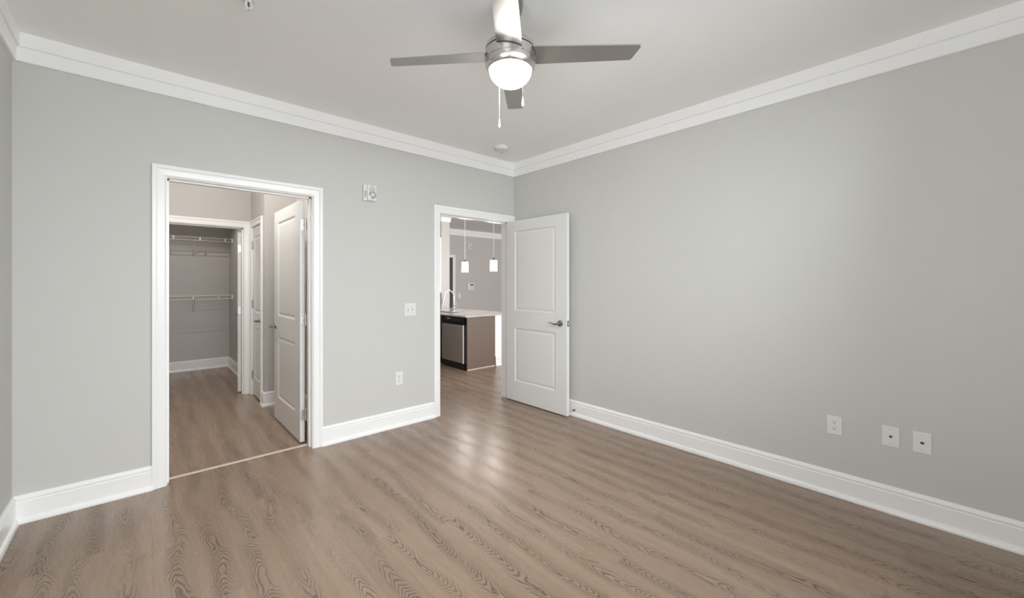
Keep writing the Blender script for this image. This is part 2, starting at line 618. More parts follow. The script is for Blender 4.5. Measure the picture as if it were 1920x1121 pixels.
# ------------------------------------------------------------------ windows (behind the viewer)
def window(name, win, label, mull, loc, rz):
    """local x along the wall, local +y into the room, local y = 0 on the inner wall face"""
    x0, x1, z0, z1 = win
    bm = bmesh.new()
    f = 0.05
    y0, y1 = -0.10, -0.04
    box(bm, x0, x0 + f, y0, y1, z0, z1)
    box(bm, x1 - f, x1, y0, y1, z0, z1)
    box(bm, x0 + f, x1 - f, y0, y1, z0, z0 + f)
    box(bm, x0 + f, x1 - f, y0, y1, z1 - f, z1)
    for k in range(1, mull):
        xm = x0 + (x1 - x0) * k / mull
        box(bm, xm - 0.025, xm + 0.025, y0, y1, z0 + f, z1 - f)
    o = new(name, bm, TRIM, loc=loc, rot=(0, 0, rz), bevel=0.003)
    struct(o, label, 'window')
    new('pane', B(x0 + f * 0.9, x1 - f * 0.9, -0.073, -0.068, z0 + f * 0.9, z1 - f * 0.9), GLASS, o)
    new('window_sill', B(x0 - 0.04, x1 + 0.04, -0.04, 0.05, z0 - 0.03, z0), TRIM, o, bevel=0.004)


window('window_1', WIN1, 'white framed bedroom window behind the viewer', 3, (0, RY0, 0), 0)
window('window_2', WIN2, 'wide white framed living room window', 3, (0, RY0, 0), 0)
window('window_3_added', WIN3, 'white framed unseen side window added to light the blank wall', 2, (RX0, 0, 0), -PI / 2)

# ------------------------------------------------------------------ crown, baseboards
def crown(name, pts, label):
    struct(new(name, run(bmesh.new(), pts, CROWN), TRIM), label, 'crown moulding')


crown('trim_1', [((RX0, 0), (1, -1)), ((0, 0), (-1, -1))], 'white crown moulding above the two doorways')
crown('trim_2', [((0, 0), (-1, -1)), ((0, RY0), (-1, 1))], 'white crown moulding along the long blank wall')
crown('trim_3', [((0, RY0), (-1, 1)), ((RX0, RY0), (1, 1))], 'white crown moulding behind the viewer')
crown('trim_4', [((RX0, RY0), (1, 1)), ((RX0, 0), (1, -1))], 'short bit of white crown in the upper left corner')
crown('trim_5', [((1.466, 5.4), (1, -1)), ((6.5, 5.4), (-1, -1))], 'white crown moulding on the far kitchen wall')
CR2 = CROWN
crown('trim_6', [((-1.25, 3.72), (1, -1)), ((1.27, 3.72), (-1, -1))], 'white crown over the upper cabinet wall')
crown('trim_7', [((1.27, 3.72), (-1, -1)), ((1.27, 3.56), (-1, -1)), ((1.466, 3.56), (1, -1)), ((1.466, 5.4), (1, -1))],
      'white crown wrapping the wall end at the counter')


def base(name, pts, label):
    struct(new(name, run(bmesh.new(), pts, BASE), TRIM), label, 'baseboard')


CW = 0.073
base('baseboard_back', [((RX0, 0), (1, -1)), ((D1a - CW, 0), (0, -1))], 'white baseboard left of the closet hall doorway')
base('baseboard_middle', [((D1b + CW, 0), (0, -1)), ((D2a - CW, 0), (0, -1))], 'white baseboard between the two doorways')
base('baseboard_right', [((0, 0), (-1, 0)), ((0, RY0), (-1, 1))], 'long white baseboard under the blank wall')
base('baseboard_left', [((RX0, RY0), (1, 1)), ((RX0, 0), (1, -1))], 'white baseboard in the lower left corner')
base('baseboard_front', [((0, RY0), (-1, 1)), ((RX0, RY0), (1, 1))], 'white baseboard behind the viewer')
base('baseboard_hall', [((-1.95, WT), (-1, 0)), ((-1.95, 1.545), (-1, -1)), ((-2.26, 1.545), (-1, -1)), ((-2.26, D3[0] - CW), (-1, 0))],
     'white baseboard wrapping the hall corner by the narrow door')
base('baseboard_closet', [((RX0, 4.38), (1, -1)), ((-2.2, 4.38), (-1, -1)), ((-2.2, CWY + 0.14), (-1, 0))], 'white baseboard around the closet interior')
base('baseboard_hall_left', [((D1a - CW, WT), (0, 1)), ((RX0, WT), (1, 1)), ((RX0, CWY), (1, -1)), ((D4[0] - CW, CWY), (0, -1))],
     'white baseboard along the hidden side of the hall')
base('baseboard_closet_left', [((RX0, CWY + 0.12), (1, 0)), ((RX0, 4.35), (1, 0))], 'white baseboard along the closet side wall')
base('baseboard_knee', [((0.985, 1.52), (0, -1)), ((1.24, 1.52), (1, -1)), ((1.24, 3.56), (1, 0))], 'white baseboard on the knee wall')
base('baseboard_far', [((1.466, 5.4), (1, -1)), ((FARD[0] - CW, 5.4), (0, -1))], 'white baseboard left of the dark doorway')
base('baseboard_end', [((FARD[1] + CW, 5.4), (0, -1)), ((6.5, 5.4), (-1, -1))], 'white baseboard along the far kitchen wall')

# ------------------------------------------------------------------ door frames (trim)
def frame(name, bm, label):
    return struct(new(name, bm, TRIM), label, 'door frame')


bm = casing(bmesh.new(), 'y', 0.0, -1, D1a - 0.005, D1b + 0.005, HD + 0.005)
jamb(bm, 'y', 0.0, WT, D1a, D1b, HD, stop=(0.045, 0.088))
frame('trim_8', bm, 'white stepped frame around the closet hall doorway')
bm = casing(bmesh.new(), 'y', 0.0, -1, D2a - 0.005, D2b + 0.006, HD + 0.005)
jamb(bm, 'y', 0.0, WT, D2a, D2b, HD, stop=(0.045, 0.088))
frame('trim_9', bm, 'white frame around the kitchen doorway in the corner')
bm = casing(bmesh.new(), 'y', CWY, -1, D4[0] - 0.005, D4[1] + 0.004, CWH + 0.005)
jamb(bm, 'y', CWY, CWY + 0.12, D4[0], D4[1], CWH, t=0.018, stop=(CWY + 0.04, CWY + 0.075))
frame('trim_10', bm, 'white frame around the wire shelf closet opening')
bm = casing(bmesh.new(), 'x', -2.26, -1, D3[0] - 0.004, D3[1] + 0.004, D3[2] + 0.005)
jamb(bm, 'x', -2.26, -2.13, D3[0], D3[1], D3[2], t=0.018, stop=(-2.213, -2.18))
frame('trim_11', bm, 'white frame around the narrow hall door')
bm = casing(bmesh.new(), 'y', 5.4, -1, FARD[0] - 0.002, FARD[1] + 0.002, FARD[2] + 0.002)
frame('trim_12', bm, 'white frame around the dark far doorway')
thr = new('trim_13', sweep(bmesh.new(), [((D1a, 0.094, 0), (0, 1, 0), (0, 0, 1)), ((D1b, 0.094, 0), (0, 1, 0), (0, 0, 1))],
          [(0, 0), (0.002, 0.004), (0.016, 0.0055), (0.030, 0.004), (0.032, 0)]), EDGE)
struct(thr, 'thin pale threshold strip across the hall doorway', 'threshold')

# ------------------------------------------------------------------ doors
def leaf_mesh(w, h, t, panels):
    """leaf: x 0..w from hinge edge, y 0..t, z 0..h, moulded panels on both faces"""
    bm = bmesh.new()
    xs = sorted({0, w} | {p[0] for p in panels} | {p[1] for p in panels})
    zs = sorted({0, h} | {p[2] for p in panels} | {p[3] for p in panels})
    for y, s in ((0, 1), (t, -1)):
        for i in range(len(xs) - 1):
            for j in range(len(zs) - 1):
                a, b, c, d = xs[i], xs[i + 1], zs[j], zs[j + 1]
                pan = any(p[0] <= a and b <= p[1] and p[2] <= c and d <= p[3] for p in panels)
                if not pan:
                    bm.faces.new([bm.verts.new(q) for q in ((a, y, c), (b, y, c), (b, y, d), (a, y, d))])
        for x0, x1, z0, z1 in panels:
            rings = []
            for ins, dep in ((0, 0), (0.006, 0.0045), (0.014, 0.0095), (0.020, 0.0095), (0.036, 0.0045), (0.040, 0.004)):
                yy = y + s * dep
                rings.append([bm.verts.new(q) for q in ((x0 + ins, yy, z0 + ins), (x1 - ins, yy, z0 + ins), (x1 - ins, yy, z1 - ins), (x0 + ins, yy, z1 - ins))])
            for a, b in zip(rings, rings[1:]):
                for i in range(4):
                    j = (i + 1) % 4
                    bm.faces.new((a[i], a[j], b[j], b[i]))
            bm.faces.new(rings[-1])
    for q in (((0, 0, 0), (0, t, 0), (0, t, h), (0, 0, h)), ((w, 0, 0), (w, t, 0), (w, t, h), (w, 0, h)),
              ((0, 0, 0), (w, 0, 0), (w, t, 0), (0, t, 0)), ((0, 0, h), (w, 0, h), (w, t, h), (0, t, h))):
        bm.faces.new([bm.verts.new(v) for v in q])
    bmesh.ops.remove_doubles(bm, verts=bm.verts, dist=1e-5)
    return bm


def handle(door, x, z, y, sy, wave=True):
    """lever on the face at local y, pointing to -x (hinge side); sy = outward sign"""
    ro = 0.033 if wave else 0.026
    bm = bmesh.new()
    lathe(bm, [(ro, 0), (ro, 0.004), (ro * 0.9, 0.009), (ro * 0.55, 0.012), (0.012, 0.014), (0.011, 0.034), (0.0125, 0.040), (0.0125, 0.055), (0.009, 0.058)],
          24, (0, 0, 0), 'y')
    for v in bm.verts:
        v.co = Vector((v.co.x + x, y + sy * v.co.y, v.co.z + z))
    o = new('lever_handle', bm, SATIN, door, True)
    bm = bmesh.new()
    if wave:
        pts = [(0.004, 0.047, 0), (-0.012, 0.049, -0.002), (-0.030, 0.050, -0.006), (-0.048, 0.050, -0.008), (-0.062, 0.050, -0.004),
               (-0.078, 0.050, 0.003), (-0.094, 0.050, 0.006), (-0.108, 0.050, 0.004), (-0.118, 0.050, -0.001)]
        rad = [0.011, 0.0105, 0.0085, 0.007, 0.0062, 0.0056, 0.0055, 0.005, 0.003]
    else:
        pts = [(0.004, 0.047, 0), (-0.02, 0.049, 0), (-0.05, 0.050, 0), (-0.085, 0.050, 0), (-0.105, 0.049, 0)]
        rad = [0.0105, 0.0095, 0.0085, 0.008, 0.0065]
    tube(bm, [(x + a, y + sy * b, z + c) for a, b, c in pts], rad, 10)
    new('lever', bm, SATIN, o, True)
    return o


def hinge(door, x, y, z, plates, knuckle, dark=False):
    """plates: list of boxes; knuckle centre (x, y)"""
    bm = bmesh.new()
    for p in plates:
        box(bm, *p, z - 0.045, z + 0.045)
    for k in range(5):
        lathe(bm, [(0.0062, 0.0), (0.0062, 0.0172)], 12, (knuckle[0], knuckle[1], z - 0.045 + k * 0.0182))
    lathe(bm, [(0.003, 0), (0.0045, 0.002), (0.0045, 0.006), (0.002, 0.008)], 10, (knuckle[0], knuckle[1], z + 0.046))
    o = new('hinge', bm, HINGE, door, False, bevel=0.001)
    sb = bmesh.new()
    for p in plates:
        cxm, cym = (p[0] + p[1]) / 2, (p[2] + p[3]) / 2
        for dz in (-0.03, 0.0, 0.03):
            if p[1] - p[0] > p[3] - p[2]:
                lathe(sb, [(0.0036, -0.0018), (0.0036, 0.0012)], 10, (cxm + (0.006 if dz else -0.006), p[2] if cym < 0 else p[2], z + dz), 'y')
            else:
                lathe(sb, [(0.0036, -0.0012), (0.0036, 0.0018)], 10, (p[0], cym + (0.006 if dz else -0.006), z + dz), 'x')
    new('screws', sb, SATIN, o)
    return o


def latch(door, w, t, z):
    o = new('latch_plate', B(w - 0.0005, w + 0.0015, t / 2 - 0.0125, t / 2 + 0.0125, z - 0.029, z + 0.029), SATIN, door, bevel=0.0005)
    new('latch_bolt', B(w + 0.001, w + 0.011, t / 2 - 0.007, t / 2 + 0.007, z - 0.009, z + 0.009), CHROME, o, bevel=0.002)
    return o


# door 2: kitchen door, opened back along the blank wall. local +x -> world -y, local +y -> world +x... 
DT = 0.040
w2 = 0.895
P2 = [(0.138, 0.745, 0.222, 0.822), (0.138, 0.745, 1.017, 1.917)]
d2 = new('door_2', leaf_mesh(w2, 2.033, DT, P2), DOORM, None, loc=(-0.118, -0.006, 0.012), rot=(0, 0, -PI / 2 + math.radians(0.6)))
struct(d2, 'white two panel door opened back along the blank grey wall', 'door')
handle(d2, w2 - 0.083, 0.920, 0.0, -1, True)
handle(d2, w2 - 0.083, 0.920, DT, 1, True)
latch(d2, w2, DT, 0.922)
for z in (1.80, 1.02, 0.22):
    hinge(d2, 0, 0, z, [(-0.0018, -0.0002, 0.012, DT - 0.002)], (-0.003, DT + 0.004))

# door 1: dressing-hall door, opened ~90 degrees into the hall
w1 = 0.885
P1 = [(0.155, 0.745, 0.222, 0.815), (0.155, 0.745, 1.012, 1.915)]
d1 = new('door_1', leaf_mesh(w1, 2.026, 0.035, P1), DOORM, None, loc=(-2.234, 0.167, 0.012), rot=(0, 0, PI / 2))
struct(d1, 'white two panel door standing open into the dressing hall', 'door')
# local +x -> world +y, local +y -> world -x ; visible face is local y = 0.035
handle(d1, w1 - 0.062, 0.905, 0.035, 1, False)
handle(d1, w1 - 0.062, 0.905, 0.0, -1, False)
latch(d1, w1, 0.035, 0.905)
for z in (1.818, 1.020, 0.222):
    hinge(d1, 0, 0, z, [(-0.0018, -0.0002, 0.001, 0.030), (-0.062, -0.012, -0.0108, -0.0088)], (-0.008, -0.005))

# door 3: narrow closed door in the hall side wall (faces -x), hinged at the far end
w3 = D3[1] - D3[0] - 0.006
P3 = [(0.085, w3 - 0.085, 0.20, 0.80), (0.085, w3 - 0.085, 0.98, 1.88)]
d3 = new('door_3', leaf_mesh(w3, CWH - 0.016, 0.035, P3), DOORM, None, loc=(-2.254, D3[1] - 0.003, 0.012), rot=(0, 0, -PI / 2))
struct(d3, 'narrow closed white door seen edge-on beside the closet', 'door')
handle(d3, w3 - 0.06, 0.90, 0.0, -1, False)
for z in (1.78, 1.075, 0.225):
    hinge(d3, 0, 0, z, [(0.001, 0.016, -0.0012, 0.0)], (-0.001, -0.006))

# door 4: closet door, opened into the closet past square, so its hinge edge faces out
w4 = 0.80
P4 = [(0.13, w4 - 0.13, 0.20, 0.80), (0.13, w4 - 0.13, 0.98, 1.87)]
d4 = new('door_4', leaf_mesh(w4, CWH - 0.016, 0.035, P4), DOORM, None, loc=(-2.343, CWY + 0.110, 0.012), rot=(0, 0, PI / 2 - math.radians(10)))
struct(d4, 'white closet door opened inward showing only its hinge edge', 'door')
handle(d4, w4 - 0.06, 0.90, 0.035, 1, False)
for z in (1.75, 0.99, 0.19):
    hinge(d4, 0, 0, z, [(-0.0018, -0.0002, 0.001, 0.033), (-0.036, -0.008, -0.014, -0.0125)], (-0.004, -0.005))

# ------------------------------------------------------------------ ceiling fan
FX, FY = -1.892, -2.040
fan = empty('ceiling_fan', (FX, FY, 0))
tag(fan, 'silver four blade ceiling fan with lit white bowl', 'ceiling fan')
new('canopy', lathe(bmesh.new(), [(0.062, 2.74), (0.062, 2.715), (0.056, 2.685), (0.042, 2.662), (0.022, 2.650), (0.013, 2.648)], 40), SATIN, fan, True)
new('downrod', lathe(bmesh.new(), [(0.0125, 2.66), (0.0125, 2.525)], 24), NICKEL, fan, True)
hs = new('motor_housing', lathe(bmesh.new(), [(0.013, 2.545), (0.032, 2.545), (0.036, 2.534), (0.090, 2.532), (0.112, 2.527), (0.121, 2.520), (0.125, 2.510),
          (0.125, 2.4985), (0.119, 2.4975), (0.119, 2.4935), (0.125, 2.4925), (0.125, 2.4475), (0.1225, 2.4465), (0.1225, 2.4445), (0.125, 2.4435),
          (0.125, 2.432), (0.1225, 2.418), (0.117, 2.408), (0.110, 2.402), (0.107, 2.401), (0.104, 2.403), (0.104, 2.410)], 72), NICKEL, fan, True)
bm = bmesh.new()
lathe(bm, [(0.1195, 2.4936), (0.1215, 2.4936), (0.1215, 2.4974), (0.1195, 2.4974)], 72, cap=False)
new('shadow_gap', bm, DARK, hs)  # dark ring colours in the shade of the housing groove
prof = [(0.1035, 2.412), (0.1045, 2.402)]
for k in range(1, 15):
    a = k / 14 * PI / 2
    prof.append((max(0.0008, 0.1045 * math.cos(a)), 2.402 - 0.082 * math.sin(a)))
new('light_bowl', lathe(bmesh.new(), prof, 56), GLOBE, fan, True)


def blade_mesh():
    bm = bmesh.new()
    hw, ht, cr = 0.0635, 0.0495, 0.015
    out = []
    # counter-clockwise outline; the clockwise (-y) edge is the longer one
    def corner(cx, cy, a0, a1, n=6):
        for k in range(n + 1):
            a = a0 + (a1 - a0) * k / n
            out.append((cx + cr * math.cos(a), cy + cr * math.sin(a)))
    out.append((0.112, -hw * 0.96))
    corner(0.630 - cr, -ht + cr, -PI / 2, math.radians(12))
    corner(0.606 - cr, ht - cr, math.radians(12), PI / 2)
    out.append((0.112, hw * 0.96))
    tt = math.tan(math.radians(10))
    top = [bm.verts.new((x, y, -y * tt + 0.003)) for x, y in out]
    bot = [bm.verts.new((x, y, -y * tt - 0.003)) for x, y in out]
    bm.faces.new(top)
    bm.faces.new(list(reversed(bot)))
    n = len(out)
    for i in range(n):
        j = (i + 1) % n
        bm.faces.new((bot[i], bot[j], top[j], top[i]))
    return bm


for k in range(4):
    az = math.radians(-45.2 + 90 * k - (3.0 if k == 2 else 0.0))     # one blade sits a little off square
    b = new('blade', blade_mesh(), BLADE, fan, loc=(0, 0, 2.477), rot=(0, 0, az))
    bm = bmesh.new()
    tt = math.tan(math.radians(10))
    vs = []
    for i in range(13):
        y = -0.060 + 0.12 * i / 12
        r_ = 0.1256
        x = math.sqrt(r_ * r_ - y * y)
        vs.append((bm.verts.new((x, y, -y * tt - 0.0075)), bm.verts.new((x, y, -y * tt - 0.0035)),
                   bm.verts.new((x - 0.006, y, -y * tt - 0.0075)), bm.verts.new((x - 0.006, y, -y * tt - 0.0035))))
    for p, q in zip(vs, vs[1:]):
        bm.faces.new((p[0], q[0], q[1], p[1]))
        bm.faces.new((p[1], q[1], q[3], p[3]))
        bm.faces.new((p[0], p[2], q[2], q[0]))
    new('slot_shade', bm, DARK, b)  # dark strip painted for the shade in the slot below the blade


def chain(dx, dy, z0, z1):
    o = new('pull_chain', tube(bmesh.new(), [(dx, dy, z0), (dx, dy, z1 + 0.04)], 0.0013, 8), CHAINM, fan, True)
    bm = bmesh.new()
    lathe(bm, [(0.0012, 0.047), (0.0028, 0.043), (0.004, 0.034), (0.0065, 0.016), (0.0068, 0.009), (0.0055, 0.003), (0.002, 0.0)], 16, (dx, dy, z1))
    new('pull_fob', bm, PLAST, o, True)
    # little bell nipple on the housing
    bm = bmesh.new()
    r_ = math.hypot(dx, dy)
    ux, uy = dx / r_, dy / r_
    tube(bm, [(ux * 0.120, uy * 0.120, z0 + 0.002), (dx, dy, z0 + 0.001), (dx, dy, z0 - 0.006)], [0.004, 0.0035, 0.0025], 10)
    new('chain_nipple', bm, SATIN, o, True)


chain(-0.030, -0.120, 2.450, 2.176)
chain(0.028, 0.117, 2.450, 2.157)

# ------------------------------------------------------------------ ceiling devices
sd = empty('smoke_detector', (-0.515, -0.365, H))
tag(sd, 'round white smoke detector on the ceiling near the corner', 'smoke detector')
new('base_ring', lathe(bmesh.new(), [(0.074, 0.0), (0.074, -0.010), (0.071, -0.012)], 40), PLAST, sd, True)
new('cover', lathe(bmesh.new(), [(0.070, -0.011), (0.072, -0.016), (0.071, -0.030), (0.064, -0.040), (0.045, -0.045), (0.010, -0.046)], 40), PLAST, sd, True)
bm = bmesh.new()
for k in range(10):
    a = 2 * PI * k / 10
    c, s = math.cos(a), math.sin(a)
    v = [bm.verts.new(q) for q in ((0.0695 * c - 0.012 * s, 0.0695 * s + 0.012 * c, -0.0335), (0.0695 * c + 0.012 * s, 0.0695 * s - 0.012 * c, -0.0335),
                                   (0.060 * c + 0.011 * s, 0.060 * s - 0.011 * c, -0.0425), (0.060 * c - 0.011 * s, 0.060 * s + 0.011 * c, -0.0425))]
    bm.faces.new(v)
bmesh.ops.solidify(bm, geom=bm.faces[:], thickness=0.002)
new('vents', bm, PLASTG, sd)
new('test_button', lathe(bmesh.new(), [(0.017, -0.044), (0.017, -0.050), (0.013, -0.052)], 24, (0.030, 0.022, 0)), PLASTG, sd, True)

sp = empty('sprinkler_head', (-2.864, -1.205, H))
tag(sp, 'small white fire sprinkler at the top edge of the ceiling', 'sprinkler')
new('escutcheon', lathe(bmesh.new(), [(0.036, 0), (0.036, -0.003), (0.030, -0.008), (0.016, -0.010)], 32), PLAST, sp, True)
new('body', lathe(bmesh.new(), [(0.012, -0.008), (0.012, -0.020), (0.009, -0.022)], 20), PLAST, sp, True)
for s in (-1, 1):
    new('frame_arm', tube(bmesh.new(), [(s * 0.009, 0, -0.020), (s * 0.014, 0, -0.030), (s * 0.013, 0, -0.042), (s * 0.004, 0, -0.052)], 0.003, 8), PLAST, sp, True)
new('glass_bulb', lathe(bmesh.new(), [(0.001, -0.021), (0.003, -0.025), (0.003, -0.040), (0.001, -0.046)], 12), DARK, sp, True)
bm = lathe(bmesh.new(), [(0.004, -0.050), (0.005, -0.056)], 12)
for k in range(12):
    a = 2 * PI * k / 12
    tube(bm, [(0.004 * math.cos(a), 0.004 * math.sin(a), -0.056), (0.015 * math.cos(a), 0.015 * math.sin(a), -0.058)], [0.0025, 0.003], 6)
new('deflector', bm, PLAST, sp)

# ------------------------------------------------------------------ wall plates and alarms
def plate(name, loc, rz, wdt, hgt, label, cat, group=None):
    """an Empty on the wall: local x along the wall, local -y out of the wall"""
    o = empty(name, loc, rz)
    tag(o, label, cat, group)
    new('cover_plate', B(-wdt / 2, wdt / 2, -0.006, 0.0, -hgt / 2, hgt / 2), PLAST, o, bevel=0.002)
    return o


def screw(o, x, z, r=0.0035):
    new('screw', lathe(bmesh.new(), [(r, -0.005), (r, -0.0072), (r * 0.6, -0.0078)], 12, (x, 0, z), 'y'), PLASTG, o)


def outlet(o):
    for z in (0.0195, -0.0195):
        bm = bmesh.new()
        n = 24
        ring = []
        for yy in (-0.005, -0.0082):
            ring.append([bm.verts.new((max(-0.0145, min(0.0145, 0.0172 * math.cos(2 * PI * i / n))), yy, z + 0.0145 * math.sin(2 * PI * i / n))) for i in range(n)])
        for i in range(n):
            bm.faces.new((ring[0][i], ring[0][(i + 1) % n], ring[1][(i + 1) % n], ring[1][i]))
        bm.faces.new(ring[1])
        r = new('receptacle', bm, PLAST, o)
        bm = B(-0.0072, -0.0052, -0.0088, -0.008, z + 0.000, z + 0.009)
        box(bm, 0.0052, 0.0072, -0.0088, -0.008, z + 0.001, z + 0.008)
        lathe(bm, [(0.0030, -0.0088), (0.0030, -0.008)], 12, (0, 0, z - 0.0062), 'y')
        new('socket_slots', bm, DARK, r)
    screw(o, 0, 0)


RW = -PI / 2    # on the right wall: local -y -> world -x
o = plate('wall_outlet', (0, -3.009, 0.444), RW, 0.076, 0.116, 'white duplex outlet on the blank wall above the baseboard', 'outlet', 'white wall outlets')
outlet(o)
o = plate('wall_outlet', (-1.461, 0, 0.449), 0, 0.074, 0.122, 'white duplex outlet low on the wall between the doorways', 'outlet', 'white wall outlets')
outlet(o)


def jack(o, data):
    bm = lathe(bmesh.new(), [(0.0085, -0.005), (0.0085, -0.009), (0.0065, -0.010)], 6 if not data else 16, (0, 0, 0), 'y')
    j = new('jack', bm, SATIN if not data else PLASTG, o)
    if data:
        new('jack_opening', B(-0.007, 0.007, -0.0105, -0.009, -0.006, 0.005), DARK, j)
    else:
        new('jack_pin', lathe(bmesh.new(), [(0.0042, -0.009), (0.0042, -0.0135), (0.0035, -0.014)], 14, (0, 0, 0), 'y'), DARK, j, True)
    screw(o, 0, 0.0415)
    screw(o, 0, -0.0415)


jack(plate('cable_wall_plate', (0, -3.2715, 0.446), RW, 0.075, 0.116, 'white coaxial plate just right of the duplex outlet', 'wall plate', 'low plates on the blank wall'), False)
jack(plate('phone_wall_plate', (0, -3.402, 0.4465), RW, 0.075, 0.117, 'white phone jack plate, the last of the three plates from the door', 'wall plate', 'low plates on the blank wall'), True)

o = plate('light_switch', (-1.348, 0, 1.089), 0, 0.118, 0.118, 'white double toggle switch plate beside the kitchen doorway', 'light switch')
for x, up in ((-0.023, -1), (0.023, 1)):
    bm = B(x - 0.005, x + 0.005, -0.0072, -0.005, -0.012, 0.012)
    t_ = new('toggle_slot', bm, PLASTG, o)
    bm = bmesh.new()
    tube(bm, [(x, -0.006, 0), (x, -0.018, up * 0.007)], [0.0042, 0.0034], 8)
    new('toggle', bm, PLASTG, t_)
    screw(o, x, 0.030)
    screw(o, x, -0.030)

st = empty('fire_alarm_strobe', (-1.751, 0, 2.139))
tag(st, 'white fire alarm strobe high on the wall between the doorways', 'fire alarm')
new('back_box', B(-0.056, 0.056, -0.022, 0, -0.071, 0.071), PLAST, st, bevel=0.004)
new('front_cover', B(-0.028, 0.054, -0.042, -0.021, -0.069, 0.069), PLAST, st, bevel=0.008, bseg=3)
new('speaker_disc', lathe(bmesh.new(), [(0.027, -0.041), (0.027, -0.044), (0.022, -0.0445)], 28, (0.013, 0, 0.032), 'y'), PLASTG, st, True)
lens = new('strobe_lens', lathe(bmesh.new(), [(0.028, -0.040), (0.028, -0.046), (0.023, -0.058), (0.012, -0.064), (0.004, -0.066)], 12, (0.017, 0, -0.017), 'y'), LENS, st)
new('lens_bezel', lathe(bmesh.new(), [(0.032, -0.040), (0.032, -0.044), (0.028, -0.0445), (0.028, -0.042)], 24, (0.017, 0, -0.017), 'y', cap=False), SATIN, st)
bm = bmesh.new()
for k in range(4):
    box(bm, -0.045, -0.036, -0.0235, -0.021, 0.012 - k * 0.015 - 0.005, 0.012 - k * 0.015 + 0.003)
new('lettering_marks', bm, DARK, st)
new('cover_screw', lathe(bmesh.new(), [(0.003, -0.041), (0.003, -0.043)], 10, (0.015, 0, -0.060), 'y'), DARK, st)

st = empty('fire_alarm_strobe', (3.328, 5.4, 2.318))
tag(st, 'small fire alarm strobe high on the far kitchen wall', 'fire alarm')
new('back_box', B(-0.062, 0.062, -0.030, 0, -0.070, 0.070), PLAST, st, bevel=0.004)
new('strobe_lens', lathe(bmesh.new(), [(0.030, -0.029), (0.030, -0.035), (0.022, -0.050), (0.008, -0.054)], 12, (0.022, 0, 0.0), 'y'), SATIN, st)

kp = empty('intercom_keypad', (3.353, 5.4, 1.229))
tag(kp, 'white wall keypad with small black display below the pendants', 'keypad')
new('case', B(-0.108, 0.108, -0.030, 0, -0.095, 0.095), PLAST, kp, bevel=0.006)
new('display', B(-0.020, 0.085, -0.0315, -0.029, 0.035, 0.065), BLACK, kp)
bm = bmesh.new()
for i in range(3):
    for j in range(3):
        box(bm, -0.03 + i * 0.028, -0.012 + i * 0.028, -0.0325, -0.029, -0.065 + j * 0.026, -0.048 + j * 0.026)
new('keys', bm, PLASTG, kp)
o = plate('light_switch', (2.997, 5.4, 0.992), 0, 0.080, 0.125, 'white switch plate on the far wall beside the dark doorway', 'light switch')
new('rocker', B(-0.017, 0.017, -0.010, -0.005, -0.033, 0.033), PLAST, o, bevel=0.002)

ds = empty('door_stop', (-0.016, -0.925, 0.062))
tag(ds, 'small spring door stop on the baseboard beside the open door', 'door stop')
new('mounting_cup', lathe(bmesh.new(), [(0.011, 0.0), (0.010, -0.008), (0.006, -0.010)], 16, (0, 0, 0), 'x'), SATIN, ds, True)
pts = [(-0.008 - 0.042 * i / 96, 0.0052 * math.cos(i * PI / 6), 0.0052 * math.sin(i * PI / 6)) for i in range(97)]
new('spring', tube(bmesh.new(), pts, 0.0011, 6), SATIN, ds, True)
new('rubber_tip', lathe(bmesh.new(), [(0.007, -0.048), (0.0075, -0.056), (0.004, -0.061)], 14, (0, 0, 0), 'x'), PLASTG, ds, True)

# ------------------------------------------------------------------ closet wire shelves
def wire_shelf(loc, label, drop):
    """ventilated shelf: local x along the wall (0 = right end), y 0 at the back wall, -y to the front; z 0 = deck"""
    Lx, D = 1.57, 0.375
    r = empty('wire_shelf', loc)
    tag(r, label, 'wire shelf', 'closet wire shelves')
    bm = bmesh.new()
    n = int(Lx / 0.0185)
    for i in range(n + 1):
        x = -0.012 - i * (Lx - 0.024) / n
        tube(bm, [(x, -0.008, 0), (x, -D, 0)], 0.0019, 5)
    new('deck_wires', bm, WIRE, r)
    bm = bmesh.new()
    for y, z, rr in ((-0.010, -0.003, 0.003), (-0.20, -0.004, 0.003)):
        tube(bm, [(-0.004, y, z), (-Lx + 0.004, y, z)], rr, 8)
    new('cross_rod', bm, WIRE, r)
    new('front_rail', tube(bmesh.new(), [(-0.004, -D, 0.0), (-Lx + 0.004, -D, 0.0)], 0.0036, 8), WIRE, r, True)
    lip = new('lip_rail', tube(bmesh.new(), [(-0.004, -D - 0.002, -0.046), (-Lx + 0.004, -D - 0.002, -0.046)], 0.0036, 8), WIRE, r, True)
    for k in range(5):
        x = -0.10 - k * 0.305 - drop * 0.08
        new('lip_clip', B(x - 0.007, x + 0.007, -D - 0.006, -D + 0.003, -0.049, 0.004), WIRE, r)
    for x, sgn in ((-0.0, -1), (-Lx, 1)):
        new('end_bracket', B(min(x, x + sgn * 0.020), max(x, x + sgn * 0.020), -D - 0.010, -D + 0.030, -0.055, 0.010), WIRE, r, bevel=0.003)
    for x in (-0.465, -1.10):
        bm = bmesh.new()
        tube(bm, [(x, -D + 0.004, -0.006), (x, -D * 0.5, -0.125), (x, -0.012, -0.240), (x, -0.003, -0.255)], 0.0062, 8)
        new('support_brace', bm, WIRE, r, True)
    return r


wire_shelf((-2.2, 4.38, 2.012), 'upper white wire shelf on the closet back wall', 0)
wire_shelf((-2.2, 4.38, 1.146), 'lower white wire shelf on the closet back wall', 1)


